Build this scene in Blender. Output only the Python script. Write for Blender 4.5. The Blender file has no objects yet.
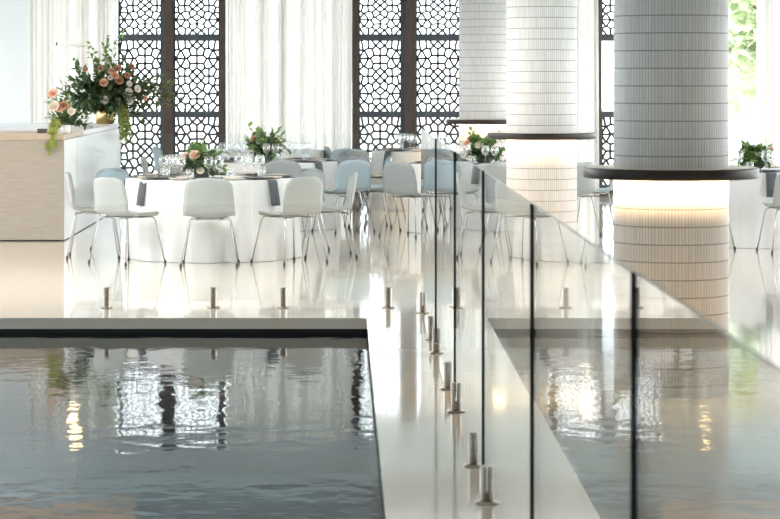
import bpy, bmesh, math, random
from mathutils import Vector, Matrix
C = bpy.context.scene.collection
PI = math.pi
F, H, VX, VY = 2500.0, 1.70, 343.0, 76.5
sc = bpy.context.scene

# ------------------------------------------------------------------ materials
def new_mat(name):
    m = bpy.data.materials.new(name); m.use_nodes = True
    nt = m.node_tree; nt.nodes.clear()
    return m, nt, nt.nodes.new('ShaderNodeOutputMaterial')
def N(nt, t, **kw):
    n = nt.nodes.new(t)
    for k, v in kw.items():
        if k in n.inputs.keys(): n.inputs[k].default_value = v
        else: setattr(n, k, v)
    return n
def c4(c): return (c[0], c[1], c[2], 1.0)
def pmat(name, col, rough=.5, metal=0., spec=.5, noise=0., nscale=8., coat=0., stretch=(1,1,1), bump=0., emit=None, estr=0., sheen=0., transl=None):
    m, nt, out = new_mat(name)
    p = N(nt, 'ShaderNodeBsdfPrincipled')
    p.inputs['Base Color'].default_value = c4(col); p.inputs['Roughness'].default_value = rough
    p.inputs['Metallic'].default_value = metal; p.inputs['Specular IOR Level'].default_value = spec
    p.inputs['Coat Weight'].default_value = coat; p.inputs['Sheen Weight'].default_value = sheen
    if emit: p.inputs['Emission Color'].default_value = c4(emit); p.inputs['Emission Strength'].default_value = estr
    if noise or bump:
        tc = N(nt, 'ShaderNodeTexCoord'); mp = N(nt, 'ShaderNodeMapping'); mp.inputs['Scale'].default_value = stretch
        nt.links.new(tc.outputs['Object'], mp.inputs['Vector'])
        nz = N(nt, 'ShaderNodeTexNoise'); nz.inputs['Scale'].default_value = nscale; nz.inputs['Detail'].default_value = 5
        nt.links.new(mp.outputs['Vector'], nz.inputs['Vector'])
        if noise:
            cr = N(nt, 'ShaderNodeValToRGB')
            cr.color_ramp.elements[0].position = .3; cr.color_ramp.elements[1].position = .7
            cr.color_ramp.elements[0].color = c4([max(0, x*(1-noise)) for x in col])
            cr.color_ramp.elements[1].color = c4([min(1, x*(1+noise)) for x in col])
            nt.links.new(nz.outputs['Fac'], cr.inputs['Fac']); nt.links.new(cr.outputs['Color'], p.inputs['Base Color'])
        if bump:
            b = N(nt, 'ShaderNodeBump'); b.inputs['Strength'].default_value = bump; b.inputs['Distance'].default_value = .01
            nt.links.new(nz.outputs['Fac'], b.inputs['Height']); nt.links.new(b.outputs['Normal'], p.inputs['Normal'])
    sh = p.outputs[0]
    if transl:
        t = N(nt, 'ShaderNodeBsdfTranslucent'); t.inputs['Color'].default_value = c4(col)
        mx = N(nt, 'ShaderNodeMixShader'); mx.inputs[0].default_value = transl
        nt.links.new(sh, mx.inputs[1]); nt.links.new(t.outputs[0], mx.inputs[2]); sh = mx.outputs[0]
    nt.links.new(sh, out.inputs[0])
    return m
def thin_glass(name, tint=(.975, .99, .985), ior=1.5, rough=0.0):
    m, nt, out = new_mat(name)
    g = N(nt, 'ShaderNodeNewGeometry')
    io = N(nt, 'ShaderNodeMix'); io.data_type = 'FLOAT'
    io.inputs[2].default_value = ior; io.inputs[3].default_value = 1/ior
    nt.links.new(g.outputs['Backfacing'], io.inputs[0])
    fr = N(nt, 'ShaderNodeFresnel'); nt.links.new(io.outputs[0], fr.inputs['IOR'])
    tr = N(nt, 'ShaderNodeBsdfTransparent'); tr.inputs[0].default_value = c4(tint)
    gl = N(nt, 'ShaderNodeBsdfGlossy'); gl.inputs['Roughness'].default_value = rough; gl.inputs['Color'].default_value = (1,1,1,1)
    mx = N(nt, 'ShaderNodeMixShader')
    nt.links.new(fr.outputs[0], mx.inputs[0]); nt.links.new(tr.outputs[0], mx.inputs[1]); nt.links.new(gl.outputs[0], mx.inputs[2])
    nt.links.new(mx.outputs[0], out.inputs[0])
    return m

M = {}
def build_mats():
    M['glass'] = thin_glass('fence_glass')
    M['crystal'] = thin_glass('table_glass', (.985, .99, .995), 1.85)
    M['window_glass'] = thin_glass('window_glass', (.99, 1, 1), 1.45)
    M['glass_edge'] = pmat('glass_edge', (.03, .04, .044), .35, spec=.25)
    M['glass_lit_top'] = pmat('glass_lit_top_edge', (.50, .55, .54), .3)  # paler top edge: light from above put into its colour
    M['steel'] = pmat('spigot_steel', (.36, .32, .27), .36, 1., noise=.08, nscale=60)
    M['chrome'] = pmat('chair_chrome', (.46, .465, .47), .25, 1., noise=.04, nscale=40)
    M['rubber'] = pmat('foot_rubber', (.02, .02, .02), .6)
    M['plaster'] = pmat('white_plaster', (.69, .71, .72), .7, noise=.02, nscale=3)
    M['ceiling'] = pmat('ceiling_paint', (.66, .76, .83), .8, noise=.02, nscale=2)
    M['beam'] = pmat('beam_paint', (.30, .31, .32), .7, noise=.05)
    M['oak'] = pmat('limed_oak', (.35, .315, .27), .45, noise=.08, nscale=5, stretch=(1, 1, 9), bump=.05)
    M['oak_top'] = pmat('oak_top', (.47, .38, .29), .35, noise=.08, nscale=5, stretch=(2, 14, 2))
    M['peach'] = pmat('warm_timber_ceiling', (.92, .68, .48), .5, noise=.06, nscale=4, stretch=(1, 8, 1))
    M['white_panel'] = pmat('white_lacquer', (.82, .84, .86), .25, noise=.01, nscale=4)
    M['walnut'] = pmat('dark_timber', (.060, .040, .028), .45, noise=.35, nscale=10, stretch=(6, 6, .6), bump=.1)
    M['gun'] = pmat('gunmetal_frame', (.075, .088, .10), .4, .4, noise=.08, nscale=12)
    M['lattice'] = pmat('lattice_metal', (.040, .045, .044), .5, .2, noise=.1, nscale=20)
    M['curtain'] = pmat('linen_sheer', (.80, .785, .755), .9, noise=.04, nscale=10, stretch=(2, 2, .05), transl=.36)
    M['cloth'] = pmat('white_tablecloth', (.84, .84, .845), .85, noise=.015, nscale=30, sheen=.2, transl=.12)
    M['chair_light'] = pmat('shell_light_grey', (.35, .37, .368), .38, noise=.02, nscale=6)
    M['chair_blue'] = pmat('shell_pale_blue_grey', (.32, .40, .455), .38, noise=.02, nscale=6)  # light grey shell material again, bluer
    M['chair_grey'] = pmat('shell_mid_grey', (.27, .295, .31), .4, noise=.02, nscale=6)  # light grey shell material again, darker
    M['napkin'] = pmat('charcoal_linen', (.085, .095, .11), .9, noise=.15, nscale=60, sheen=.2)
    M['slate'] = pmat('charcoal_stoneware', (.085, .08, .08), .45, noise=.2, nscale=30)
    M['stoneware'] = pmat('beige_stoneware', (.62, .54, .46), .45, noise=.06, nscale=30)
    M['bronze'] = pmat('dark_bronze', (.028, .022, .020), .4, .3, noise=.2, nscale=9, coat=0.)
    M['ring_top'] = pmat('pale_stone_top', (.72, .62, .50), .3, noise=.05, nscale=8)
    M['led'] = pmat('warm_led', (1, .8, .5), .5, emit=(1.0, .67, .345), estr=180)
    M['lamp'] = pmat('warm_downlight', (1, .8, .5), .5, emit=(1.0, .66, .30), estr=38)
    M['gold'] = pmat('brushed_gold', (.72, .52, .22), .25, 1., noise=.12, nscale=12, stretch=(8, 8, 1))
    M['leaf_dark'] = pmat('leaf_dark_green', (.085, .145, .055), .5, noise=.4, nscale=9, transl=.25)
    M['leaf_mid'] = pmat('leaf_mid_green', (.20, .32, .10), .5, noise=.35, nscale=9, transl=.3)
    M['leaf_olive'] = pmat('leaf_olive', (.19, .22, .10), .6, noise=.35, nscale=9, transl=.25)
    M['leaf_lime'] = pmat('amaranth_lime', (.36, .42, .10), .7, noise=.3, nscale=14, transl=.2)
    M['leaf_tree'] = pmat('tree_leaf', (.60, .68, .45), .6, noise=.4, nscale=2, transl=.4)
    M['bark'] = pmat('bark', (.12, .09, .06), .9, noise=.3, nscale=10)
    M['rose_peach'] = pmat('rose_peach', (.78, .46, .30), .7, noise=.15, nscale=25, transl=.25)
    M['rose_brown'] = pmat('rose_toffee', (.55, .30, .18), .7, noise=.15, nscale=25, transl=.2)
    M['rose_white'] = pmat('rose_cream', (.86, .80, .72), .7, noise=.06, nscale=25, transl=.25)
    M['rose_pink'] = pmat('rose_blush', (.85, .58, .47), .7, noise=.12, nscale=25, transl=.25)
    M['paving'] = pmat('terrace_paving', (.55, .54, .50), .8, noise=.1, nscale=1)
    M['pool_tile'] = pmat('pool_tile', (.25, .31, .35), .35, noise=.12, nscale=14)
    M['recess'] = pmat('dark_pool_lip', (.018, .018, .02), .5, noise=.2, nscale=14)
    M['rod'] = pmat('white_rod', (.85, .83, .80), .4, noise=.02)
    # --- polished limestone floor with faint joints
    m, nt, out = new_mat('polished_limestone'); M['floor'] = m
    p = N(nt, 'ShaderNodeBsdfPrincipled'); p.inputs['Roughness'].default_value = .085
    p.inputs['IOR'].default_value = 1.6; p.inputs['Coat Weight'].default_value = .5; p.inputs['Coat Roughness'].default_value = .04
    tc = N(nt, 'ShaderNodeTexCoord')
    nz = N(nt, 'ShaderNodeTexNoise'); nz.inputs['Scale'].default_value = 1.3; nz.inputs['Detail'].default_value = 6
    nt.links.new(tc.outputs['Object'], nz.inputs['Vector'])
    cr = N(nt, 'ShaderNodeValToRGB')
    cr.color_ramp.elements[0].position = .3; cr.color_ramp.elements[0].color = (.74, .67, .575, 1)
    cr.color_ramp.elements[1].position = .7; cr.color_ramp.elements[1].color = (.79, .725, .635, 1)
    nt.links.new(nz.outputs['Fac'], cr.inputs['Fac'])
    br = N(nt, 'ShaderNodeTexBrick'); br.offset = 0; br.squash = 1
    br.inputs['Scale'].default_value = 1; br.inputs['Brick Width'].default_value = .8; br.inputs['Row Height'].default_value = .8
    br.inputs['Mortar Size'].default_value = .0025; br.inputs['Mortar'].default_value = (.66, .59, .50, 1)
    nt.links.new(tc.outputs['Object'], br.inputs['Vector'])
    nt.links.new(cr.outputs['Color'], br.inputs['Color1']); nt.links.new(cr.outputs['Color'], br.inputs['Color2'])
    nt.links.new(br.outputs['Color'], p.inputs['Base Color'])
    nt.links.new(p.outputs[0], out.inputs[0])
    # --- water
    m, nt, out = new_mat('pool_water'); M['water'] = m
    tc = N(nt, 'ShaderNodeTexCoord'); 
    mp = N(nt, 'ShaderNodeMapping'); mp.inputs['Scale'].default_value = (1.0, .8, 1); nt.links.new(tc.outputs['Object'], mp.inputs['Vector'])
    n1 = N(nt, 'ShaderNodeTexNoise'); n1.inputs['Scale'].default_value = 5.5; n1.inputs['Detail'].default_value = 2.0; n1.inputs['Roughness'].default_value = .45
    n2 = N(nt, 'ShaderNodeTexNoise'); n2.inputs['Scale'].default_value = .7; n2.inputs['Detail'].default_value = 1
    nt.links.new(mp.outputs['Vector'], n1.inputs['Vector']); nt.links.new(mp.outputs['Vector'], n2.inputs['Vector'])
    ad = N(nt, 'ShaderNodeMath'); ad.operation = 'MULTIPLY_ADD'; ad.inputs[1].default_value = 1.6
    nt.links.new(n2.outputs['Fac'], ad.inputs[0]); nt.links.new(n1.outputs['Fac'], ad.inputs[2])
    bp = N(nt, 'ShaderNodeBump'); bp.inputs['Strength'].default_value = 1.0; bp.inputs['Distance'].default_value = .0023
    nt.links.new(ad.outputs[0], bp.inputs['Height'])
    fr = N(nt, 'ShaderNodeFresnel'); fr.inputs['IOR'].default_value = 1.52; nt.links.new(bp.outputs['Normal'], fr.inputs['Normal'])
    gl = N(nt, 'ShaderNodeBsdfGlossy'); gl.inputs['Roughness'].default_value = .04; nt.links.new(bp.outputs['Normal'], gl.inputs['Normal'])
    tr = N(nt, 'ShaderNodeBsdfTransparent'); tr.inputs[0].default_value = (.78, .90, .93, 1)
    mx = N(nt, 'ShaderNodeMixShader')
    nt.links.new(fr.outputs[0], mx.inputs[0]); nt.links.new(tr.outputs[0], mx.inputs[1]); nt.links.new(gl.outputs[0], mx.inputs[2])
    nt.links.new(mx.outputs[0], out.inputs[0])
    # --- finger-tile mosaic
    m, nt, out = new_mat('finger_tile'); M['tile'] = m
    p = N(nt, 'ShaderNodeBsdfPrincipled'); p.inputs['Roughness'].default_value = .5
    tc = N(nt, 'ShaderNodeTexCoord'); sp = N(nt, 'ShaderNodeSeparateXYZ'); nt.links.new(tc.outputs['Object'], sp.inputs[0])
    def mth(op, a, b=None):
        n = N(nt, 'ShaderNodeMath'); n.operation = op
        for i, v in enumerate((a, b)):
            if v is None: continue
            if isinstance(v, (int, float)): n.inputs[i].default_value = v
            else: nt.links.new(v, n.inputs[i])
        return n.outputs[0]
    ang = mth('MULTIPLY', mth('ARCTAN2', sp.outputs[0], sp.outputs[1]), 108/(2*PI))
    fa = mth('ABSOLUTE', mth('SUBTRACT', mth('FRACT', mth('ADD', ang, 200.0)), .5))    # .5 at joints
    fz = mth('ABSOLUTE', mth('SUBTRACT', mth('FRACT', mth('ADD', mth('DIVIDE', sp.outputs[2], .0935), .35)), .5))
    ja = mth('GREATER_THAN', fa, .43); jz = mth('GREATER_THAN', fz, .468)
    wn = N(nt, 'ShaderNodeTexWhiteNoise'); wn.noise_dimensions = '2D'
    cb = N(nt, 'ShaderNodeCombineXYZ')
    nt.links.new(mth('FLOOR', ang), cb.inputs[0]); nt.links.new(mth('FLOOR', mth('ADD', mth('DIVIDE', sp.outputs[2], .0935), .35)), cb.inputs[1])
    nt.links.new(cb.outputs[0], wn.inputs['Vector'])
    c1 = N(nt, 'ShaderNodeMix'); c1.data_type = 'RGBA'
    c1.inputs[6].default_value = (.72, .71, .70, 1); c1.inputs[7].default_value = (.80, .79, .775, 1); nt.links.new(wn.outputs['Value'], c1.inputs[0])
    c2 = N(nt, 'ShaderNodeMix'); c2.data_type = 'RGBA'; c2.inputs[7].default_value = (.42, .40, .38, 1)
    nt.links.new(ja, c2.inputs[0]); nt.links.new(c1.outputs[2], c2.inputs[6])
    c3 = N(nt, 'ShaderNodeMix'); c3.data_type = 'RGBA'; c3.inputs[7].default_value = (.32, .305, .295, 1)
    nt.links.new(jz, c3.inputs[0]); nt.links.new(c2.outputs[2], c3.inputs[6])
    nt.links.new(c3.outputs[2], p.inputs['Base Color'])
    hgt = mth('SUBTRACT', mth('SUBTRACT', 1.0, mth('POWER', mth('MULTIPLY', fa, 2.0), 4.0)), mth('MULTIPLY', jz, 1.0))
    b = N(nt, 'ShaderNodeBump'); b.inputs['Strength'].default_value = .6; b.inputs['Distance'].default_value = .004
    nt.links.new(hgt, b.inputs['Height']); nt.links.new(b.outputs['Normal'], p.inputs['Normal'])
    nt.links.new(p.outputs[0], out.inputs[0])
build_mats()

# ------------------------------------------------------------------ mesh helpers
def box(bm, x0, x1, y0, y1, z0, z1, mi=0):
    v = [bm.verts.new(p) for p in ((x0,y0,z0),(x1,y0,z0),(x1,y1,z0),(x0,y1,z0),(x0,y0,z1),(x1,y0,z1),(x1,y1,z1),(x0,y1,z1))]
    fs = []
    for q in ((0,3,2,1),(4,5,6,7),(0,1,5,4),(1,2,6,5),(2,3,7,6),(3,0,4,7)):
        f = bm.faces.new([v[i] for i in q]); f.material_index = mi; fs.append(f)
    return fs
def bar(bm, p, q, w, y0, y1):           # flat bar in the XZ plane between two points, depth y0..y1
    dx, dz = q[0]-p[0], q[1]-p[1]; L = math.hypot(dx, dz)
    if L < 1e-5: return
    dx /= L; dz /= L; nx, nz = -dz*w/2, dx*w/2; ex, ez = dx*w*.35, dz*w*.35
    c = [(p[0]-ex+nx, p[1]-ez+nz), (p[0]-ex-nx, p[1]-ez-nz), (q[0]+ex-nx, q[1]+ez-nz), (q[0]+ex+nx, q[1]+ez+nz)]
    a = [bm.verts.new((x, y0, z)) for x, z in c]; b = [bm.verts.new((x, y1, z)) for x, z in c]
    bm.faces.new(a); bm.faces.new(b[::-1])
    for i in range(4): j = (i+1) % 4; bm.faces.new((a[j], a[i], b[i], b[j]))
def lathe(bm, prof, seg=24, cx=0, cy=0, cz=0, mi=0, cap=True):
    rings = []
    for r, z in prof:
        rings.append([bm.verts.new((cx+r*math.cos(2*PI*i/seg), cy+r*math.sin(2*PI*i/seg), cz+z)) for i in range(seg)])
    for a, b in zip(rings, rings[1:]):
        for i in range(seg):
            f = bm.faces.new((a[i], a[(i+1) % seg], b[(i+1) % seg], b[i])); f.smooth = True; f.material_index = mi
    if cap:
        for rg, rev in ((rings[0], True), (rings[-1], False)):
            f = bm.faces.new(rg[::-1] if rev else rg); f.material_index = mi
def tube(bm, pts, r, seg=8, r2=None):
    pts = [Vector(p) for p in pts]; n = len(pts); prev = None
    up = Vector((.31, .22, .93))
    for k in range(n):
        d = (pts[min(k+1, n-1)] - pts[max(k-1, 0)]).normalized()
        a = d.cross(up)
        if a.length < .05: a = d.cross(Vector((1, 0, 0)))
        a.normalize(); b = d.cross(a)
        rr = r if r2 is None else r + (r2-r)*k/(n-1)
        ring = [bm.verts.new(pts[k] + a*math.cos(2*PI*i/seg)*rr + b*math.sin(2*PI*i/seg)*rr) for i in range(seg)]
        if prev:
            for i in range(seg):
                f = bm.faces.new((prev[i], prev[(i+1) % seg], ring[(i+1) % seg], ring[i])); f.smooth = True
        else: bm.faces.new(ring[::-1])
        prev = ring
    bm.faces.new(prev)
def obj(name, bm, mats, parent=None, smooth=False, loc=None):
    bmesh.ops.recalc_face_normals(bm, faces=bm.faces[:])
    me = bpy.data.meshes.new(name); bm.to_mesh(me); bm.free()
    for m in (mats if isinstance(mats, (list, tuple)) else [mats]): me.materials.append(m)
    if smooth:
        for p in me.polygons: p.use_smooth = True
    o = bpy.data.objects.new(name, me); C.objects.link(o)
    if parent: o.parent = parent
    if loc: o.location = loc
    return o
def bevel(bm, w, seg=2):
    bmesh.ops.bevel(bm, geom=[e for e in bm.edges], offset=w, segments=seg, affect='EDGES', profile=.6)
def tag(o, label, cat, group=None, kind=None):
    o['label'] = label; o['category'] = cat
    if group: o['group'] = group
    if kind: o['kind'] = kind
    return o
def thing(name, label, cat, loc=(0, 0, 0), rz=0., group=None):
    o = bpy.data.objects.new(name, None); C.objects.link(o); o.empty_display_size = .1
    o.location = loc; o.rotation_euler = (0, 0, rz)
    return tag(o, label, cat, group)
def dup(root, loc, rz=0., label=None, group=None, mat=None):
    r = root.copy(); C.objects.link(r); r.location = loc; r.rotation_euler = (0, 0, rz)
    if label: r['label'] = label
    if group: r['group'] = group
    for ch in list(root.children):
        c = ch.copy(); C.objects.link(c); c.parent = r
        for g in list(ch.children):
            d = g.copy(); C.objects.link(d); d.parent = c
    return r
def struct(name, bm, mats, smooth=False):
    o = obj(name, bm, mats, smooth=smooth); o['kind'] = 'structure'; return o
def px(x, d): return (x - VX) * d / F
def NB(): return bmesh.new()

# ------------------------------------------------------------------ setting
XL, XR, YF, YB, ZC = -8.0, 9.5, -4.0, 35.8, 3.3
PE, PX = 17.6, .165         # pool's far edge and right edge
WZ = -.109                  # water level
b = NB()
box(b, XL, XR, PE, YB+.3, -.077, 0); box(b, PX, XR, YF, PE, -.077, 0); box(b, XL, PX, YF, 2.0, -.077, 0)
bmesh.ops.remove_doubles(b, verts=b.verts[:], dist=1e-5)
struct('floor', b, M['floor'])
b = NB()
box(b, XL, PX+.05, PE+.05, PE+.25, -1.4, -.077); box(b, PX+.03, PX+.25, 1.8, PE+.25, -1.4, -.077)
box(b, XL, PX+.25, 1.8, 2.0, -1.4, -.077)
struct('trim_1', b, M['recess'])
b = NB(); box(b, XL, PX+.25, 1.8, PE+.25, -1.6, -1.1)
struct('floor_2', b, M['pool_tile'])
b = NB(); vs = [b.verts.new(p) for p in ((XL, 2.0, WZ), (PX+.03, 2.0, WZ), (PX+.03, PE+.05, WZ), (XL, PE+.05, WZ))]; b.faces.new(vs)
o = struct('pool_water', b, M['water'])

# walls
b = NB(); box(b, XL, px(29, 35.7), YB, YB+.3, 0, ZC); box(b, px(29, 35.7), XR, YB, YB+.3, 3.17, ZC); struct('wall_back', b, M['plaster'])
b = NB()        # unseen left wall: opened from mid-room back to admit sky light, solid beside viewer
box(b, XL-.25, XL, 18, YB+.3, 2.95, ZC); box(b, XL-.25, XL, YF, 18, 0, ZC)
for y in (24, 30): box(b, XL-.25, XL, y, y+.3, 0, 2.95)
struct('wall_left', b, M['plaster'])
b = NB()
box(b, XR, XR+.25, YF, YB+.3, 3.1, ZC); box(b, XR, XR+.25, YF, 13, 0, 3.1)
for y in (20, 26, 32): box(b, XR, XR+.25, y, y+.3, 0, 3.1)
struct('wall_right', b, M['plaster'])
b = NB(); box(b, XL, XR, YF-.25, YF, 0, ZC)
struct('wall_front', b, M['plaster'])
b = NB(); box(b, XL-.25, XR+.25, YF-.25, YB+.3, ZC, ZC+.25); struct('ceiling', b, M['ceiling'])
b = NB(); box(b, XL, XR, 28.75, 29.2, 2.97, ZC); struct('trim_2', b, M['beam'])
b = NB(); box(b, -6.5, -2.35, 22.0, 28.35, 2.95, 3.12); box(b, -6.3, -2.55, 22.2, 28.1, 3.12, ZC); struct('ceiling_2', b, M['peach'])

# outside
b = NB(); box(b, -60, 80, YB+.3, 140, -.3, -.08); struct('ground_terrace', b, M['paving'])
b = NB(); box(b, -60, XL-.25, -60, YB+.3, -.3, -.08); box(b, XR+.25, 80, -60, YB+.3, -.3, -.08); box(b, XL-.25, XR+.25, -60, YF-.25, -.3, -.08); struct('ground_paving', b, M['paving'])

# ------------------------------------------------------------------ windows, timber posts, lattice screens
DW = 35.62
def wx(x): return px(x, DW)
wins = [(29, 118), (118, 226), (226, 352), (352, 460), (460, 598), (598, 706), (706, 900)]
for i, (a, c) in enumerate(wins):
    b = NB(); box(b, wx(a), wx(c), YB+.12, YB+.132, .1, 3.17); struct('window_%d' % (i+1), b, M['window_glass'])
b = NB(); box(b, wx(29), XR, YB-.12, YB+.2, 0, .105); struct('trim_3', b, M['walnut'])      # timber sill along the floor
posts = [(164.5, 173.5, 'dark timber post between the two lattice screens beside the bar flowers'),
         (220.5, 226, 'slim dark timber post at the left edge of the cream curtain'),
         (352, 358, 'slim dark timber post at the right edge of the cream curtain'),
         (404.5, 415, 'dark timber post between the two lattice screens left of the columns'),
         (597, 600.5, 'slim dark timber post just left of the nearest column'),
         (644, 655, 'dark timber post hidden mostly behind the nearest column'),
         (724, 728.5, 'slim dark timber post beside the clear window right of nearest column')]
for a, c, lab in posts:
    if 'hidden' in lab or 'clear window' in lab: continue
    b = NB(); box(b, wx(a), wx(c), DW-.09, DW+.10, .105, 3.17); bevel(b, .006, 1)
    tag(obj('timber_post', b, M['walnut']), lab, 'post', 'dark timber window posts')

def voronoi_edges(w, h, seeds):
    edges = []
    for i, s in enumerate(seeds):
        poly = [((-w/2, -h/2), None), ((w/2, -h/2), None), ((w/2, h/2), None), ((-w/2, h/2), None)]   # (vertex, neighbour of edge starting here)
        near = sorted((j for j in range(len(seeds)) if j != i), key=lambda j: (seeds[j][0]-s[0])**2+(seeds[j][1]-s[1])**2)[:26]
        for j in near:
            t = seeds[j]; mx, my = (s[0]+t[0])/2, (s[1]+t[1])/2; nx, ny = t[0]-s[0], t[1]-s[1]
            f = lambda p: (p[0]-mx)*nx + (p[1]-my)*ny
            out = []
            n = len(poly)
            for k in range(n):
                (p, lab), (q, _) = poly[k], poly[(k+1) % n]
                fp, fq = f(p), f(q)
                if fp <= 0: out.append((p, lab))
                if (fp <= 0) != (fq <= 0):
                    u = fp/(fp-fq); r = (p[0]+(q[0]-p[0])*u, p[1]+(q[1]-p[1])*u)
                    out.append((r, j if fp <= 0 else lab))
            poly = out
            if len(poly) < 3: break
        n = len(poly)
        for k in range(n):
            p, lab = poly[k]; q = poly[(k+1) % n][0]
            if lab is not None and lab > i: edges.append((p, q))
    return edges
def lattice_mesh(w, h, cx, name):
    """Geometric star-and-rosette grille: rosette at (cx,0), stars beside it, half rosettes at the rails."""
    seeds = []
    def add(x, y):
        if abs(x) > w/2+.05 or abs(y) > h/2+.05: return
        if all((x-a)**2+(y-c)**2 > .058**2 for a, c in seeds): seeds.append((x, y))
    def ring(x, y, r, n, ph):
        for k in range(n): a = ph+2*PI*k/n; add(x+r*math.cos(a), y+r*math.sin(a))
    W = .60
    for ox in (-W, 0, W):
        for oy in (-h, 0, h):
            ring(cx+ox, oy, .055, 4, 0); ring(cx+ox, oy, .138, 8, PI/8)
            for sx in (-.5, .5):
                for sy in (-.25, .25): ring(cx+ox+sx*W, oy+sy*h, .068, 6, PI/6)
            ring(cx+ox, oy, .222, 12, PI/12)
            ring(cx+ox, oy+.5*h, .055, 4, 0); ring(cx+ox, oy+.5*h, .138, 8, PI/8)
            ring(cx+ox, oy+.5*h, .215, 12, PI/12)
    n = 26
    for iy in range(-n, n+1):
        for ix in range(-n, n+1):
            x, y = ix*w/2/n, iy*h/2/n
            if all((x-a)**2+(y-c)**2 > .085**2 for a, c in seeds): seeds.append((x, y))
    b = NB()
    for p, q in voronoi_edges(w, h, seeds): bar(b, p, q, .031, -.014, .014)
    box(b, -w/2, -w/2+.012, -.014, .014, -h/2, h/2); box(b, w/2-.012, w/2, -.014, .014, -h/2, h/2)
    bmesh.ops.recalc_face_normals(b, faces=b.faces[:])
    me = bpy.data.meshes.new(name); b.to_mesh(me); b.free(); me.materials.append(M['lattice'])
    return me
rail_z = [(.105, .16), (1.115, 1.205), (2.205, 2.305), (3.12, 3.17)]
def screen(x0, x1, cx, label, stile_r=.05, clear=None):
    X0, X1 = wx(x0), wx(x1); w = X1-X0
    t = thing('lattice_screen', label, 'screen', ((X0+X1)/2, DW, 0), 0, 'lattice screens in the window bays')
    for s, sw in ((-1, .018), (1, stile_r)):
        b = NB(); xa = s*(w/2-sw/2); box(b, xa-sw/2, xa+sw/2, -.03, .03, .105, 3.17); obj('stile', b, M['gun'], t)
    for z0, z1 in rail_z:
        b = NB(); box(b, -w/2, w/2, -.032, .032, z0, z1); obj('rail', b, M['gun'], t)
    pw = w-.018-stile_r
    me = None
    for (a, c), (d, e) in zip(rail_z, rail_z[1:]):
        hh = d-c
        if clear is not None and abs(c-clear) < .01: continue
        me2 = lattice_mesh(pw, hh, cx, 'grille') if me is None else me
        if me is None: me = me2; h0 = hh
        o = bpy.data.objects.new('grille', me2); C.objects.link(o); o.parent = t
        o.location = ((.018-stile_r)/2, 0, (c+d)/2); o.scale = (1, 1, hh/h0)
    return t
screen(118, 164.5, .07, 'dark lattice screen directly behind the large bar flower arrangement')
screen(173.5, 220.5, 0, 'dark lattice screen between timber post and left edge of cream curtain', .02)
screen(358, 404.5, 0, 'dark lattice screen right of the cream curtain, nearest to it', .05)
screen(415, 461, 0, 'dark lattice screen partly behind the farthest tiled column', .02)
screen(600.5, 644, 0, 'sliver of dark lattice screen at left of the nearest tiled column', .02, 1.205)

def curtain(x0, x1, Y, label, folds, amp, seed, ztop=3.16):
    rnd = random.Random(seed); X0, X1 = wx(x0), wx(x1)
    n = int(folds*14); zs = [.01, .4, .9, 1.5, 2.1, 2.6, 2.95, 3.05, ztop]
    ph = [0]
    for k in range(n): ph.append(ph[-1] + (2*PI*folds/n)*(1+.75*math.sin(k*.17+seed)*math.sin(k*.071+2*seed)))
    am = [amp*(.6+.4*math.sin(k*.13+seed)) for k in range(n+1)]
    b = NB(); rows = []
    for z in zs:
        g = 1.0 if z < 2.9 else .75
        dr = (1 - z/3.2)
        rows.append([b.verts.new((X0+(X1-X0)*k/n + .012*math.cos(ph[k])*g + .02*dr*math.sin(k*.05+seed), Y+am[k]*g*math.sin(ph[k]+.25*dr*math.sin(k*.09)), z)) for k in range(n+1)])
    for r0, r1 in zip(rows, rows[1:]):
        for k in range(n):
            f = b.faces.new((r0[k], r0[k+1], r1[k+1], r1[k])); f.smooth = True
    t = thing('curtain', label, 'curtain', (0, 0, 0), 0, 'sheer curtains across the windows')
    o = obj('curtain_fabric', b, M['curtain'], t, smooth=True)
    b = NB(); tube(b, [(X0-.03, Y, ztop-.01), (X1+.03, Y, ztop-.01)], .014); obj('curtain_rail', b, M['rod'], t)
    return t
curtain(29, 117, DW-.16, 'pale sheer curtain hanging behind the bar counter', 17, .12, 1)
curtain(226.5, 352, DW-.10, 'wide cream sheer curtain between two slim timber posts', 23, .11, 2)
curtain(462, 597, DW-.10, 'white sheer curtain seen between middle column and slim timber post', 24, .11, 3)
curtain(755, 850, DW-.10, 'white sheer curtain at the right edge beyond the nearest column', 18, .11, 4)

# ------------------------------------------------------------------ tiled columns with standing-height ring counters
def column(x, y, zr, label, first=None):
    if first: return dup(first, (x, y, 0), 0, label, 'tiled columns')
    t = thing('tiled_column', label, 'column', (x, y, 0), 0, 'tiled columns'); t['kind'] = 'thing'
    b = NB(); prof = [(.308, 0), (.308, ZC-.002)]; lathe(b, prof, 108, cap=True); obj('shaft', b, M['tile'], t)
    R = .467
    b = NB(); prof = [(.31, zr+.026), (R-.004, zr+.026), (R-.004, zr-.02), (.31, zr-.02), (.31, zr+.026)]; lathe(b, prof, 96, cap=False); ct = obj('counter_ring', b, M['ring_top'], t)
    b = NB(); prof = [(R-.004, zr+.027), (R+.002, zr+.027), (R+.004, zr+.02), (R+.004, zr-.026), (R-.002, zr-.03), (R-.03, zr-.03), (R-.03, zr-.0205), (R-.004, zr-.0205)]
    lathe(b, prof+[prof[0]], 96, cap=False); obj('edge_band', b, M['bronze'], ct)
    b = NB(); prof = [(.418, zr-.021), (.435, zr-.021), (.435, zr-.026), (.418, zr-.026), (.418, zr-.021)]; lathe(b, prof, 72, cap=False); obj('light_strip', b, M['led'], t)
    return t
column(1.771, 13.5, 1.184, 'nearest and largest white finger-tiled column with a lit ring counter')
column(1.740, 21.9, 1.184, 'middle white finger-tiled column with a lit ring counter')
column(1.735, 30.7, 1.150, 'farthest white finger-tiled column with a lit ring counter')

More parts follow.
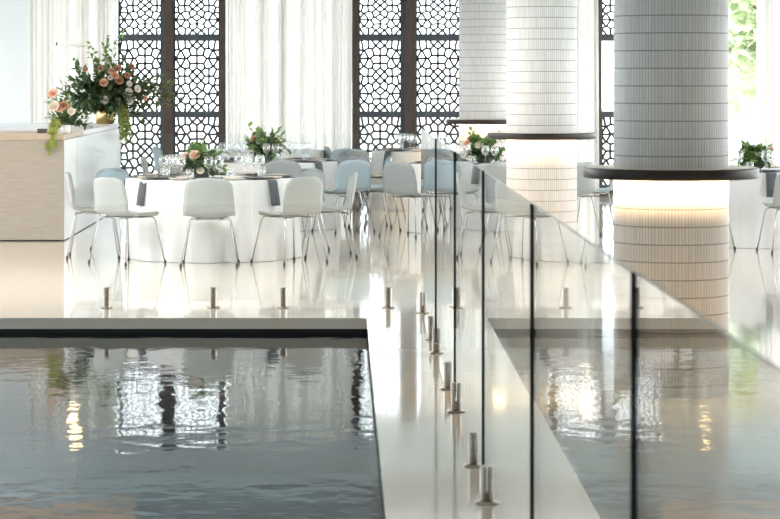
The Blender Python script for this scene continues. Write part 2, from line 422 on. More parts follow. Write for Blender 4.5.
# ------------------------------------------------------------------ bar counter
t = thing('bar_counter', 'long bar counter with pale oak end and white side panel', 'counter', (-3.9, 25.8, 0))
bx = -2.88+3.9
b = NB(); box(b, -2.0, bx, .0, .04, .014, 1.045); obj('end_panel', b, M['oak'], t)
b = NB(); box(b, -1.0, bx-.002, .04, 6.6, .010, 1.04); obj('side_panel', b, M['white_panel'], t)
b = NB(); box(b, -2.0, bx-.05, .05, 6.55, 0, .05); obj('plinth', b, M['gun'], t)
b = NB(); box(b, -2.0, bx+.004, -.012, 1.95, 1.045, 1.10); bevel(b, .004, 1); obj('oak_top', b, M['oak_top'], t)
b = NB(); box(b, -2.0, bx+.004, 1.952, 6.62, 1.045, 1.10); bevel(b, .004, 1); obj('stone_top', b, M['white_panel'], t)

# ------------------------------------------------------------------ frameless glass fence
def pane(name_lab, x0, y0, x1, y1, z0, z1):
    th = .0043; dx, dy = x1-x0, y1-y0; L = math.hypot(dx, dy)
    b = NB(); fs = box(b, -L/2, L/2, -th, th, 0, z1-z0)
    for f in fs:
        f.material_index = 0 if abs((f.verts[0].co.y+f.verts[2].co.y)/2) > th*.9 and len({round(v.co.y, 4) for v in f.verts}) == 1 else 1
    for f in fs:
        if all(v.co.z > .5 for v in f.verts): f.material_index = 2  # top face takes the edge colour painted as lit
    o = obj('glass_fence_panel', b, [M['glass'], M['glass_edge'], M['glass_lit_top']])
    o.location = ((x0+x1)/2, (y0+y1)/2, z0); o.rotation_euler = (0, 0, math.atan2(dy, dx))
    return tag(o, name_lab, 'glass panel', 'frameless glass fence panels')
GX, GZ0, GT = .574, .055, 1.315
joints = [18.36, 15.42, 12.80, 10.21, 7.57, 4.92, 2.2]
names = ['glass fence panel along the walkway, farthest one meeting the pool-end fence corner',
         'second glass fence panel along the walkway counting from far corner',
         'third glass fence panel along the walkway counting from far corner',
         'fourth glass fence panel along the walkway counting from far corner',
         'fifth glass fence panel along the walkway, second nearest to the viewer',
         'nearest glass fence panel along the walkway, blurred, in front of nearest column']
for (a, c), nm in zip(zip(joints, joints[1:]), names): pane(nm, GX-.003, c+.008, GX+.003, a-.010, GZ0, GT)
FY, FT = 18.36, 1.275
pane('glass fence panel across the pool end, in front of the bar side of nearest table', px(76.5, FY), FY, px(252, FY)-.006, FY, GZ0, FT)
pane('glass fence panel across the pool end, next to the walkway corner', px(252, FY)+.006, FY, GX-.02, FY, GZ0, FT)
# spigots
def spigot(x, y, rz, label, first=[None]):
    if first[0]: return dup(first[0], (x, y, 0), rz, label)
    t = thing('fence_spigot', label, 'spigot', (x, y, 0), rz, 'steel spigots clamping the glass fence')
    b = NB()
    R = .026
    for s in (-1, 1):      # two half-round jaws with the glass slot between them
        prof = []; ring0 = []; ring1 = []
        pts = [(.026*math.cos(a), s*(.0065+max(0, .0215*math.sin(a)))) for a in [PI*k/10 for k in range(11)]]
        for zz in (.006, .150):
            pass
        lo = [b.verts.new((p[0], p[1], .006)) for p in pts]; hi = [b.verts.new((p[0], p[1], .146)) for p in pts]
        tp = [b.verts.new((p[0]*.88, p[1]*.88, .151)) for p in pts]
        n = len(pts)
        for A, B in ((lo, hi), (hi, tp)):
            for i in range(n): j = (i+1) % n; b.faces.new((A[i], A[j], B[j], B[i]))
        b.faces.new(lo[::-1]); b.faces.new(tp)
    lathe(b, [(.024, .006), (.024, .055)], 20)
    bmesh.ops.recalc_face_normals(b, faces=b.faces[:])
    obj('clamp_post', b, M['steel'], t)
    b = NB(); lathe(b, [(.05, 0), (.05, .006), (.044, .011), (.027, .012)], 28); obj('base_flange', b, M['steel'], t)
    for z in (.075, .12):
        b = NB()
        m = Matrix.Translation((0, -.0275, z)) @ Matrix.Rotation(PI/2, 4, 'X')
        bmesh.ops.create_cone(b, cap_ends=True, segments=12, radius1=.006, radius2=.006, depth=.004, matrix=m)
        obj('clamp_screw', b, M['gun'], t)
    first[0] = t
    return t
for x, lab in ((107, 'steel spigot at pool end, first from the bar'), (213.5, 'steel spigot at pool end, second from the bar'),
               (283.5, 'steel spigot at pool end, third from the bar'), (388.5, 'steel spigot at pool end nearest the walkway corner')):
    spigot(px(x, FY), FY, 0, lab)
for y, w in ((8.3, 'nearer end of the fourth walkway glass panel'), (7.2, 'far end of the fifth walkway glass panel'), (5.6, 'nearer end of the fifth walkway glass panel'), (4.45, 'far end of the nearest walkway glass panel')):
    spigot(GX, y, PI/2, 'steel spigot under the ' + w)
for i, y in enumerate((17.97, 16.15, 15.36, 13.58, 12.66, 10.90, 9.95)):
    w = ['farthest steel spigot', 'second farthest steel spigot', 'third farthest steel spigot', 'middle steel spigot', 'third nearest steel spigot', 'second nearest steel spigot', 'nearest and largest steel spigot'][i]
    spigot(GX, y, PI/2, w + ' along the walkway glass fence')

# ------------------------------------------------------------------ chairs
def chair_shell_bm():
    path = [(.222, .418, .165), (.214, .436, .19), (.195, .446, .207), (.15, .45, .222), (.08, .447, .231), (0, .442, .234), (-.08, .438, .234), (-.135, .440, .233),
            (-.175, .450, .232), (-.20, .468, .231), (-.217, .495, .230), (-.229, .53, .229), (-.24, .58, .226), (-.25, .63, .222)]
    for k in range(9):
        s = k/8; z = .66+.135*s
        hw = .219-.012*s
        u = max(0, (z-.70)/.095); hw = hw - .115*(1-math.sqrt(max(0, 1-min(1, u)**2.2)))
        path.append((-.254-.022*s, z, hw))
    b = NB(); rows = []; n = 12
    for y, z, hw in path:
        back = min(1, max(0, (z-.455)/.10)); row = []
        for i in range(n+1):
            u = -1+2*i/n
            row.append(b.verts.new((u*hw, y + back*.042*u*u, z + (1-back)*.016*u*u)))
        rows.append(row)
    for r0, r1 in zip(rows, rows[1:]):
        for i in range(n): b.faces.new((r0[i], r0[i+1], r1[i+1], r1[i]))
    bmesh.ops.recalc_face_normals(b, faces=b.faces[:])
    bmesh.ops.solidify(b, geom=b.faces[:], thickness=.011)
    return b
def make_chair(mat, label):
    t = thing('dining_chair', label, 'chair', (0, 0, 0))
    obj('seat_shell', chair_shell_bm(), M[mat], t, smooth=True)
    b = NB(); tube(b, [(-.11, .12, .422), (.11, .12, .422)], .008); tube(b, [(-.11, -.12, .422), (.11, -.12, .422)], .008)
    tube(b, [(-.11, -.12, .422), (-.11, .12, .422)], .008); tube(b, [(.11, -.12, .422), (.11, .12, .422)], .008)
    obj('seat_frame', b, M['chrome'], t)
    for sx in (-1, 1):
        for sy in (-1, 1):
            b = NB(); yo = .17 if sy > 0 else .165
            tube(b, [(sx*.10, sy*.12, .422), (sx*.155, sy*(yo-.01), .424), (sx*.178, sy*yo, .414), (sx*.188, sy*(yo+.006), .392), (sx*.248, sy*(yo+.07), .012)], .0072)
            l = obj('leg', b, M['chrome'], t)
            b = NB(); lathe(b, [(.011, 0), (.012, .004), (.011, .03)], 10, sx*.2495, sy*(yo+.072)); obj('foot_cap', b, M['rubber'], l)
    return t
proto = {}
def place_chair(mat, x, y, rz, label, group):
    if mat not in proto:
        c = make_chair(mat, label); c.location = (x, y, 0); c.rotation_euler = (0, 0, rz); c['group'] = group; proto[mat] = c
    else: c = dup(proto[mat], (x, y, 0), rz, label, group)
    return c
side = {0: 'near side', 45: 'near right side', 90: 'right side', 135: 'far right side', 180: 'far side', -135: 'far left side', -90: 'left side', -45: 'near left side'}
mname = {'chair_light': 'light grey', 'chair_blue': 'pale blue grey', 'chair_grey': 'mid grey'}

# ------------------------------------------------------------------ tables and what stands on them
TZ = .745
TR = .80
def table(cx, cy, seed, label, r=TR):
    rnd = random.Random(seed)
    t = thing('banquet_table', label, 'table', (cx, cy, 0), 0, 'round tables under white cloths')
    seg = 144; b = NB(); rings = []
    fold = [rnd.uniform(0, 2*PI) for _ in range(4)]
    def rr(a, k):     # k: 0 top .. 1 hem
        return r + .004 + k*(.028 + .020*math.sin(17*a+fold[0]) + .016*math.sin(26*a+fold[1]) + .010*math.sin(9*a+fold[2]))
    for rad in (0.02, .3, .6, .8): rings.append([b.verts.new((rad*math.cos(2*PI*i/seg), rad*math.sin(2*PI*i/seg), TZ)) for i in range(seg)])
    for k, z in ((0, TZ), (.02, TZ-.006), (.08, TZ-.03), (.3, TZ-.15), (.55, .45), (.8, .25), (1, .10), (1.06, .004)):
        rings.append([b.verts.new((rr(2*PI*i/seg, k)*math.cos(2*PI*i/seg), rr(2*PI*i/seg, k)*math.sin(2*PI*i/seg), z)) for i in range(seg)])
    b.faces.new(rings[0])
    for A, B in zip(rings, rings[1:]):
        for i in range(seg): f = b.faces.new((A[i], A[(i+1) % seg], B[(i+1) % seg], B[i]))
    obj('tablecloth', b, M['cloth'], t, smooth=True)
    return t
def mesh_of(bm, mats, name, smooth=True):
    bmesh.ops.recalc_face_normals(bm, faces=bm.faces[:])
    me = bpy.data.meshes.new(name); bm.to_mesh(me); bm.free()
    for m in (mats if isinstance(mats, list) else [mats]): me.materials.append(m)
    if smooth:
        for p in me.polygons: p.use_smooth = True
    return me
def place(name, me, loc, label, cat, group, rz=0.):
    o = bpy.data.objects.new(name, me); C.objects.link(o); o.location = loc; o.rotation_euler = (0, 0, rz)
    return tag(o, label, cat, group)
b = NB(); lathe(b, [(.034, 0), (.034, .003), (.006, .008), (.0045, .02), (.0045, .085), (.012, .098), (.034, .118), (.044, .145), (.043, .175), (.036, .212), (.035, .212), (.0415, .175), (.042, .147), (.032, .120), (.004, .101)], 16); ME_wine = mesh_of(b, M['crystal'], 'wine_glass')
b = NB(); lathe(b, [(.033, 0), (.036, .05), (.039, .098), (.0375, .098), (.034, .05), (.031, .008)], 16); ME_tumb = mesh_of(b, M['crystal'], 'water_tumbler')
b = NB(); lathe(b, [(.10, 0), (.145, .004), (.155, .013), (.152, .014), (.14, .009), (.02, .007)], 32); ME_chg = mesh_of(b, M['slate'], 'charger_plate')
b = NB(); lathe(b, [(.05, 0), (.085, .006), (.098, .022), (.095, .022), (.08, .011), (.02, .008)], 28); ME_plate = mesh_of(b, M['stoneware'], 'bread_plate')
def napkin_mesh(r):
    b = NB(); w = .052; th = .006
    # path: lies on the cloth from inner to edge, then hangs over it (local +X is outwards)
    pts = [(-.20, .001), (-.08, .001), (-.02, .001), (.012, -.001), (.022, -.012), (.028, -.04), (.050, -.14), (.064, -.235)]
    top = []; 
    rows = []
    for i, (x, z) in enumerate(pts):
        j = min(i+1, len(pts)-1); k = max(i-1, 0)
        dx, dz = pts[j][0]-pts[k][0], pts[j][1]-pts[k][1]; L = math.hypot(dx, dz); nx, nz = -dz/L*th, dx/L*th
        row = []
        for yy, o in ((-w, 0), (-w*.35, .1), (w*.3, -.05), (w, 0)):
            row.append((b.verts.new((x + o*.01, yy*(1+.04*i/7), z)), b.verts.new((x+nx + o*.01, yy*(1+.04*i/7), z+nz))))
        rows.append(row)
    for r0, r1 in zip(rows, rows[1:]):
        for i in range(3):
            b.faces.new((r0[i][0], r0[i+1][0], r1[i+1][0], r1[i][0])); b.faces.new((r0[i][1], r1[i][1], r1[i+1][1], r0[i+1][1]))
        b.faces.new((r0[0][0], r1[0][0], r1[0][1], r0[0][1])); b.faces.new((r0[3][0], r0[3][1], r1[3][1], r1[3][0]))
    for rw, _ in ((rows[0], 0), (rows[-1], 1)):
        for i in range(3): b.faces.new((rw[i][0], rw[i][1], rw[i+1][1], rw[i+1][0]))
    return mesh_of(b, M['napkin'], 'napkin')
ME_nap = napkin_mesh(.85)

def leaf(bm, p, d, up, L, w, mi=0):
    d = d.normalized(); s = d.cross(up)
    if s.length < .01: s = d.cross(Vector((1, 0, .3)))
    s.normalize(); n = s.cross(d)
    a = bm.verts.new(p); c1 = bm.verts.new(p+d*L*.45+s*w+n*L*.06); c2 = bm.verts.new(p+d*L*.45-s*w+n*L*.06); m1 = bm.verts.new(p+d*L*.5); e = bm.verts.new(p+d*L-n*L*.08)
    for q in ((a, m1, c1), (a, c2, m1), (c1, m1, e), (m1, c2, e)):
        f = bm.faces.new(q); f.material_index = mi; f.smooth = True
def rose_mesh(mat, name):
    b = NB(); rnd = random.Random(5)
    for k, (n, r, h, op) in enumerate(((3, .010, .026, -.12), (4, .018, .030, .05), (5, .027, .031, .35), (6, .036, .028, .8))):
        for i in range(n):
            a0 = 2*PI*(i+.37*k)/n; wa = 2*PI/n*.62; rows = []
            for v in range(4):
                t = v/3; row = []
                for u in range(4):
                    s = -1+2*u/3; a = a0+s*wa*(1-.18*t*t)
                    rad = r*(.35+.65*math.sin(min(1, t*1.15)*PI/2)) + op*r*.45*t*t; z = h*t - .012*op*t*t - .006*(s*s)*t
                    row.append(b.verts.new((rad*math.cos(a), rad*math.sin(a), z)))
                rows.append(row)
            for r0, r1 in zip(rows, rows[1:]):
                for u in range(3): f = b.faces.new((r0[u], r0[u+1], r1[u+1], r1[u])); f.smooth = True
    lathe(b, [(.002, -.012), (.012, -.004), (.014, .006)], 8)
    me = bpy.data.meshes.new(name); b.to_mesh(me); b.free(); me.materials.append(M[mat]); return me
ROSE = {k: rose_mesh(k, 'rose') for k in ('rose_peach', 'rose_brown', 'rose_white', 'rose_pink')}
def add_rose(parent, kind, p, d, s):
    o = bpy.data.objects.new('rose', ROSE[kind]); C.objects.link(o); o.parent = parent
    o.location = p; o.rotation_euler = Vector(d).to_track_quat('Z', 'Y').to_euler(); o.scale = (s, s, s)
    o['label'] = {'rose_peach': 'peach rose', 'rose_brown': 'toffee brown rose', 'rose_white': 'cream white rose', 'rose_pink': 'blush pink rose'}[kind]
def foliage(parent, name, mat, rnd, base, n_st, spread, L, leafL, leafW, per, zmin=.1, bias=(0, 0, 0), stemr=.003):
    b = NB()
    for s in range(n_st):
        a = rnd.uniform(0, 2*PI); e = rnd.uniform(zmin, 1.0)
        d = Vector((math.cos(a)*(1-e*.6)*spread[0], math.sin(a)*(1-e*.6)*spread[1], e*spread[2])) + Vector(bias)
        l = L*rnd.uniform(.55, 1.05); p = Vector(base); pts = [p.copy()]; dd = d.normalized()
        for k in range(7):
            dd = (dd + Vector((rnd.uniform(-.12, .12), rnd.uniform(-.12, .12), rnd.uniform(-.16, .06)))).normalized()
            p = p + dd*l/7*d.length; pts.append(p.copy())
        tube(b, pts, stemr, 4, stemr*.4)
        for k in range(per):
            u = .25+.75*k/per; i = min(6, int(u*7)); f = u*7-i
            q = pts[i].lerp(pts[i+1], f); ax = (pts[i+1]-pts[i]).normalized()
            ld = (ax*.7 + Vector((rnd.uniform(-1, 1), rnd.uniform(-1, 1), rnd.uniform(-.7, .9)))).normalized()
            leaf(b, q, ld, Vector((rnd.uniform(-.4, .4), rnd.uniform(-.4, .4), 1)), leafL*rnd.uniform(.7, 1.2), leafW*rnd.uniform(.7, 1.2))
    o = obj(name, b, M[mat], parent); o['kind'] = 'stuff'; return o
def trailing(parent, rnd, base, n, drop, spread, out):
    b = NB()
    for s in range(n):
        a = rnd.uniform(-1, 1); p = Vector(base) + Vector((rnd.uniform(-spread, spread)*.5, rnd.uniform(-.05, .05), rnd.uniform(-.02, .03)))
        pts = [p.copy()]; l = drop*rnd.uniform(.55, 1.0); ex = Vector((rnd.uniform(-spread, spread)*.7, 0, 0))
        for k in range(8):
            u = (k+1)/8
            pts.append(p + Vector(out)*math.sqrt(u)*(1) + ex*u + Vector((rnd.uniform(-.008, .008), rnd.uniform(-.008, .008), .05*math.sin(min(1, u*2.2)*PI)-l*u*u)))
        for k in range(26):
            u = k/26*8; i = min(7, int(u)); q = pts[i].lerp(pts[i+1], u-i)
            for _ in range(4):
                leaf(b, q, Vector((rnd.uniform(-1, 1), rnd.uniform(-1, 1), rnd.uniform(-1.3, .3))), Vector((rnd.uniform(-1, 1), rnd.uniform(-1, 1), .2)), .030, .0065)
        tube(b, pts, .003, 4)
    o = obj('trailing_amaranth', b, M['leaf_lime'], parent); o['kind'] = 'stuff'; o['label'] = 'lime green trailing strands'; return o

def table_bouquet(cx, cy, label, seed, h=.27, w=.26, roses=(), lime=True):
    rnd = random.Random(seed)
    t = thing('flower_arrangement', label, 'flowers', (cx, cy, TZ), 0, 'low flower arrangements on the round tables')
    b = NB(); lathe(b, [(.045, 0), (.075, .012), (.088, .06), (.08, .095), (.075, .095), (.08, .06), (.06, .02)], 24); obj('bowl_vase', b, M['slate'], t, smooth=True)
    foliage(t, 'foliage', 'leaf_dark', rnd, (0, 0, .08), 26, (1.1, 1.1, .9), w, .085, .028, 11, .15)
    foliage(t, 'light_foliage', 'leaf_mid', rnd, (0, 0, .09), 30, (1.15, 1.0, 1.1), w*1.1, .09, .030, 10, .2)
    for (x, y, z, k, s) in roses: add_rose(t, k, (x, y, z), (x*1.4, y*1.4-.06, .18), s)
    return t

setcount = 8
def settings(cx, cy, tname, seed, angs, nap_labels, skip_glass=()):
    rnd = random.Random(seed)
    for a in angs:
        A = math.radians(a) - PI/2 + rnd.uniform(-.05, .05)      # 0 = towards the camera
        ux, uy = math.cos(A), math.sin(A); tx, ty = -uy, ux
        def P(r, s, z=TZ+.001): return (cx+ux*r+tx*s, cy+uy*r+ty*s, z)
        place('charger_plate', ME_chg, P(.61, 0, TZ+.009), 'charcoal charger plate on the '+tname, 'plate', 'charger plates on the '+tname, A)
        place('napkin', ME_nap, (cx+ux*TR, cy+uy*TR, TZ+.0005), nap_labels.get(a, 'charcoal napkin hanging over the edge of the '+tname), 'napkin', 'napkins on the '+tname, A)
        place('bread_plate', ME_plate, P(.58, -.26), 'small beige bread plate on the '+tname, 'plate', 'bread plates on the '+tname)
        place('wine_glass', ME_wine, P(.46+rnd.uniform(-.02, .02), .10), 'clear stemmed wine glass on the '+tname, 'glass', 'wine glasses on the '+tname)
        place('wine_glass', ME_wine, P(.43+rnd.uniform(-.02, .02), .0), 'clear stemmed wine glass on the '+tname, 'glass', 'wine glasses on the '+tname)
        place('water_tumbler', ME_tumb, P(.44, .21+rnd.uniform(-.02, .02)), 'clear water tumbler on the '+tname, 'glass', 'water tumblers on the '+tname)

R2 = [(-.15, -.05, .20, 'rose_pink', 1.0), (-.05, -.10, .21, 'rose_pink', 1.15), (-.10, .02, .22, 'rose_white', .9), (.05, -.08, .20, 'rose_white', .8), (.0, -.16, .07, 'rose_white', .8)]
R3 = [(-.14, -.03, .25, 'rose_peach', 1.0), (-.06, -.08, .22, 'rose_white', 1.0), (.12, -.05, .23, 'rose_peach', 1.0), (.0, -.12, .16, 'rose_peach', 1.0), (.16, .02, .18, 'rose_pink', 1.0), (-.12, -.1, .13, 'rose_white', .9)]
TB = {
 'T1': (-1.245, 23.6, 'nearest round table', 0), 'T2': (-.87, 28.2, 'second round table, before the cream curtain', 3),
 'T3': (1.55, 27.45, 'round table beside the middle column', 2), 'T4': (4.25, 25.5, 'round table right of the nearest column', 6),
 'T5': (-1.02, 32.5, 'farthest round table behind the cream curtain side tables', 1), 'T7': (1.18, 32.3, 'farthest round table, left of far column', 4)}
TB['T5'] = (-1.02, 32.5, 'farthest round table beneath the cream curtain', 1)
tl = {'T1': 'nearest round table under a floor-length white cloth, in front of bar', 'T2': 'round table under white cloth, second back, in front of cream curtain',
      'T3': 'round table under white cloth between middle and farthest columns', 'T4': 'round table under white cloth right of the nearest column',
      'T5': 'farthest round table under white cloth beneath the cream curtain', 'T7': 'farthest round table under white cloth by the right-hand lattice screens'}
for k, (x, y, nm, sd) in TB.items(): table(x, y, sd+10, tl[k])
CH = {  # table: [(angle, radius, material, yaw jitter)]
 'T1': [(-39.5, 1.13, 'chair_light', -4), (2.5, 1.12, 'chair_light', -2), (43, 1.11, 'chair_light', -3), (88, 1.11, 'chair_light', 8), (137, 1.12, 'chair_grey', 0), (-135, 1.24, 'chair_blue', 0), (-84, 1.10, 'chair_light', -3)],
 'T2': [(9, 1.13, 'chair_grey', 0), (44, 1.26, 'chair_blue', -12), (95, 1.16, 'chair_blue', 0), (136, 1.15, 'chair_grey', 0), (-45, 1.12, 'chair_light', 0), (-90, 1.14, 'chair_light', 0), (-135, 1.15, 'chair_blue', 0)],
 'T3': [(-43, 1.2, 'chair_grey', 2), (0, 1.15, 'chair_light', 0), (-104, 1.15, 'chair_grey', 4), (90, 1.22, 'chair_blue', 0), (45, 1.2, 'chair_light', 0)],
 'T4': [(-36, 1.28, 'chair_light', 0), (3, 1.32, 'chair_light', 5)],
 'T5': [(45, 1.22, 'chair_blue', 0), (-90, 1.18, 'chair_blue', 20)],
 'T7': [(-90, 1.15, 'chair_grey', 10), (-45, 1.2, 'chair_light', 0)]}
for k, lst in CH.items():
    cx, cy, nm, sd = TB[k]
    for a, r, mt, jit in lst:
        A = math.radians(a) - PI/2; x, y = cx+r*math.cos(A), cy+r*math.sin(A)
        q = min(side, key=lambda s: abs(((a-s+180) % 360)-180))
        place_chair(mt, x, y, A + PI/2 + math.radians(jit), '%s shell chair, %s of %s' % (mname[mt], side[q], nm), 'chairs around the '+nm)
A8 = (0, 45, 90, 135, 180, -45, -90, -135)
settings(-1.23, 23.62, 'nearest round table', 1, A8, {45: 'charcoal napkin hanging beside near right chair of the nearest round table', -45: 'charcoal napkin hanging beside near left chair of the nearest round table'})
settings(-.87, 28.2, 'second round table, before the cream curtain', 2, A8, {45: 'charcoal napkin hanging near right over second round table in front of cream curtain'})
settings(1.55, 27.45, 'round table beside the middle column', 3, A8, {})
settings(4.25, 25.5, 'round table right of the nearest column', 4, (0, -45, -90, -135, 180, 45), {})
settings(1.18, 32.3, 'farthest round table, left of far column', 6, (0, -45, -90, -135), {})
table_bouquet(px(201, 23.5), 23.55, 'low blush rose and greenery arrangement on the nearest round table', 3, w=.24, roses=R2)
table_bouquet(px(266, 28.2), 28.2, 'leafy peach rose arrangement on second table in front of cream curtain', 4, w=.30, roses=R3)
table_bouquet(px(484, 27.45), 27.45, 'leafy arrangement on the table beside the middle column', 5, w=.27, roses=[(-.18, -.02, .22, 'rose_peach', 1.0), (-.15, .05, .27, 'rose_brown', 1.0), (-.06, -.1, .2, 'rose_white', 1.0), (.1, -.08, .12, 'rose_white', 1.0)])
table_bouquet(px(754, 25.5), 25.5, 'low greenery arrangement on the table right of nearest column', 7, w=.2, roses=[(.17, -.02, .21, 'rose_peach', .9), (-.12, -.05, .18, 'rose_white', .8), (.03, -.09, .16, 'rose_white', .8)])

# ------------------------------------------------------------------ flowers on the bar
rnd = random.Random(21)
vx, vy, vz = px(105, 31.8), 31.8, 1.10
t = thing('flower_arrangement', 'tall wild arrangement of toffee roses and greenery in a gold vase', 'flowers', (vx, vy, vz))
b = NB(); lathe(b, [(.105, 0), (.113, .004), (.113, .25), (.108, .25), (.108, .05)], 32); obj('gold_vase', b, M['gold'], t, smooth=True)
foliage(t, 'dark_foliage', 'leaf_dark', rnd, (-.03, 0, .20), 110, (1.3, .8, 1.1), .64, .10, .032, 17, .02)
foliage(t, 'olive_foliage', 'leaf_olive', rnd, (.06, 0, .24), 44, (1.2, .8, 1.1), .66, .075, .016, 24, .12, (.22, 0, 0))
foliage(t, 'tall_foliage', 'leaf_mid', rnd, (0, 0, .24), 16, (.55, .3, 1.25), .80, .085, .030, 14, .7)
foliage(t, 'spray_foliage', 'leaf_olive', rnd, (.05, -.05, .26), 30, (1.0, .2, .40), .78, .095, .024, 30, .2, (.62, 0, .2))
trailing(t, rnd, (.20, -.12, .20), 18, .48, .10, (.10, -.08, 0))
def pp(x, y, z=0): return ((x-105)*31.8/F, z, (VY-y)*31.8/F + 1.7 - vz)
for (x, y, k, s) in ((103, 69, 'rose_brown', 1.2), (106, 83, 'rose_peach', 1.5), (114, 72, 'rose_peach', 1.3), (119, 69, 'rose_brown', 1.5), (117, 76, 'rose_peach', 1.4), (121, 81, 'rose_brown', 1.5),
                     (133, 67, 'rose_brown', 1.2), (129, 76, 'rose_brown', 1.2), (131, 84, 'rose_white', 1.1), (130, 92, 'rose_white', 1.4), (131, 101, 'rose_white', 1.3), (139, 89, 'rose_white', 1.3),
                     (107, 100, 'rose_white', 1.4), (147, 98, 'rose_peach', .9), (88, 70, 'rose_brown', 1.0), (112, 78, 'rose_white', 1.0), (127, 95, 'rose_white', 1.0)):
    p = pp(x, y, -.24 - .05*rnd.random()); add_rose(t, k, p, (p[0]*.8, -.5, (p[2]-.35)*.8+.1), s*.78)
rnd = random.Random(8)
vx, vy = px(66, 26.35), 26.35
t = thing('flower_arrangement', 'small blush rose arrangement with trailing green on the oak bar end', 'flowers', (vx, vy, vz))
b = NB(); lathe(b, [(.045, 0), (.05, .004), (.052, .09), (.048, .09), (.046, .02)], 20); obj('white_vase', b, M['white_panel'], t, smooth=True)
foliage(t, 'dark_foliage', 'leaf_dark', rnd, (.04, 0, .09), 22, (1.0, .6, .9), .26, .06, .02, 10, .1, (.25, 0, 0))
foliage(t, 'light_foliage', 'leaf_mid', rnd, (-.03, 0, .09), 20, (.8, .6, 1.3), .27, .05, .018, 10, .25, (-.12, 0, .1))
trailing(t, rnd, (-.06, -.14, .08), 12, .36, .06, (-.03, -.46, .04))
for (x, y, k, s) in ((54, 94, 'rose_pink', 1.2), (55, 107, 'rose_white', 1.3), (65, 106, 'rose_brown', 1.1), (61, 109, 'rose_pink', 1.0), (72, 112, 'rose_white', .9)):
    p = ((x-66)*26.3/F, -.08, (VY-y)*26.3/F + 1.7 - vz); add_rose(t, k, p, (p[0], -.4, .25), s)
b = NB(); box(b, -.05, .05, -.05, .05, 0, .045); bevel(b, .004, 1)
o = tag(obj('tea_light_holder', b, M['slate']), 'small dark square holder on the oak bar end', 'holder'); o.location = (px(44, 26.6)-.02, 26.62, 1.10)

# slim pale rod seen in front of the left curtain
t = thing('pendant_bar', 'slim pale horizontal pendant bar in front of the bar curtain', 'lamp', (px(69, 34.6), 34.6, 2.15))
b = NB(); tube(b, [(-.16, 0, .0), (.16, 0, -.03)], .022, 12); obj('bar', b, M['rod'], t)
b = NB(); tube(b, [(-.18, 0, .002), (-.16, 0, 0)], .024, 12); obj('end_cap', b, M['gun'], t)
b = NB(); tube(b, [(-.10, 0, 0), (-.10, 0, ZC-2.15)], .0012, 6); tube(b, [(.10, 0, -.02), (.10, 0, ZC-2.15)], .0012, 6); obj('hanging_wire', b, M['rod'], t)

# ceiling downlights (seen mirrored in the pool)
def downlight(x, y, z, label, first=[None]):
    if first[0]: return dup(first[0], (x, y, z), 0, label)
    t = thing('pendant_lamp', label, 'lamp', (x, y, z), 0, 'warm pendant lamps')
    b = NB(); lathe(b, [(.012, ZC-z), (.012, .16), (.05, .15), (.082, .0), (.078, .0), (.046, .14)], 24, cap=False); obj('shade', b, M['plaster'], t)
    b = NB(); lathe(b, [(.004, -.05), (.045, -.04), (.068, -.01), (.07, .02), (.04, .06)], 24); obj('bulb', b, M['lamp'], t)
    first[0] = t; return t
downlight(px(74, 34.2), 34.2, 2.86, 'warm pendant lamp by the bar curtain, seen mirrored in the pool')

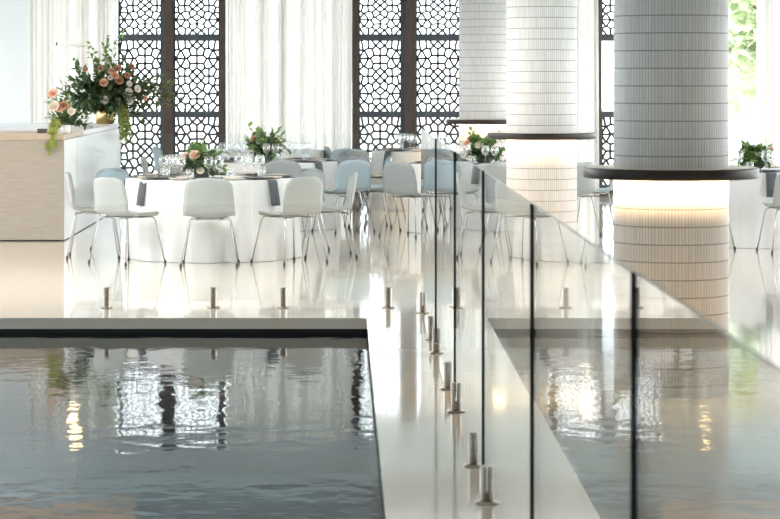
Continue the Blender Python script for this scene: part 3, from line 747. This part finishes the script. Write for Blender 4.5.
# ------------------------------------------------------------------ trees outside
def tree(x, y, h, r, seed, label, n=2600):
    rnd = random.Random(seed)
    t = thing('garden_tree', label, 'tree', (x, y, -.08), 0, 'garden trees outside the windows')
    b = NB(); tube(b, [(0, 0, 0), (.1, 0, h*.3), (-.05, .1, h*.6), (.05, 0, h*.85)], .14, 8, .04)
    for k in range(6):
        a = k*1.05; tube(b, [(0, 0, h*(.3+.07*k)), (math.cos(a)*r*.5, math.sin(a)*r*.5, h*(.45+.07*k)), (math.cos(a)*r*.8, math.sin(a)*r*.8, h*(.5+.08*k))], .05, 5, .015)
    obj('trunk', b, M['bark'], t)
    b = NB(); cl = []
    for k in range(34):
        v = Vector((rnd.gauss(0, 1), rnd.gauss(0, 1), rnd.gauss(0, 1))).normalized()*rnd.uniform(.45, 1)
        cl.append((Vector((v.x*r, v.y*r, h*.58+v.z*h*.42)), rnd.uniform(.35, .7)*r*.55))
    for k in range(n):
        c, cr = cl[k % len(cl)]; v = Vector((rnd.gauss(0, 1), rnd.gauss(0, 1), rnd.gauss(0, .8))).normalized()*cr*rnd.uniform(.5, 1)
        p = c+v
        if p.z < .3: continue
        leaf(b, p, Vector((rnd.uniform(-1, 1), rnd.uniform(-1, 1), rnd.uniform(-.8, .5))), Vector((rnd.uniform(-.6, .6), rnd.uniform(-.6, .6), 1)), .30, .10)
    o = obj('crown', b, M['leaf_tree'], t)
tree(7.6, 45, 5.5, 1.5, 1, 'pale leafy garden tree outside the clear window at right', 3200)
tree(9.4, 52, 4.5, 2.2, 2, 'low bushy garden tree behind the pale tree outside clear window', 2600)

# ------------------------------------------------------------------ light
w = bpy.data.worlds.new('sky'); sc.world = w; w.use_nodes = True
bg = w.node_tree.nodes['Background']; bg.inputs[0].default_value = (.92, .965, 1.0, 1); bg.inputs[1].default_value = 4.6

def fill_light(name, x, y, sx, sy, power, col=(1, .97, .93)):  # added area lights under the unseen ceiling, without fixtures, to brighten the room
    l = bpy.data.lights.new(name, 'AREA'); l.shape = 'RECTANGLE'; l.size = sx; l.size_y = sy; l.energy = power; l.color = col
    o = bpy.data.objects.new(name, l); C.objects.link(o); o.location = (x, y, ZC-.02); return o
fill_light('added_fill_light', -3.3, 20.0, 6, 1.6, 215)
fill_light('added_fill_light', -1.0, 8.5, 6, 1.6, 48, (1, .90, .79))
fill_light('added_fill_light', -1.0, 25.6, 9, 1.6, 90)

# ------------------------------------------------------------------ camera
cam = bpy.data.cameras.new('camera'); co = bpy.data.objects.new('camera', cam); C.objects.link(co); sc.camera = co
co.location = (0, 0, H); co.rotation_euler = (PI/2, 0, 0)
cam.sensor_width = 36; cam.lens = F/780*36; cam.shift_x = (390-VX)/780; cam.shift_y = -(259.5-VY)/780
cam.dof.use_dof = True; cam.dof.focus_distance = 23.5; cam.dof.aperture_fstop = 9
cam.clip_start = .05; cam.clip_end = 400
sc.view_settings.view_transform = 'Standard'; sc.view_settings.look = 'None'; sc.view_settings.gamma = 1; sc.view_settings.exposure = .46
sc.view_settings.use_curve_mapping = False
cy = sc.cycles
cy.max_bounces = 14; cy.diffuse_bounces = 5; cy.glossy_bounces = 8; cy.transmission_bounces = 8; cy.transparent_max_bounces = 48
cy.sample_clamp_indirect = 8
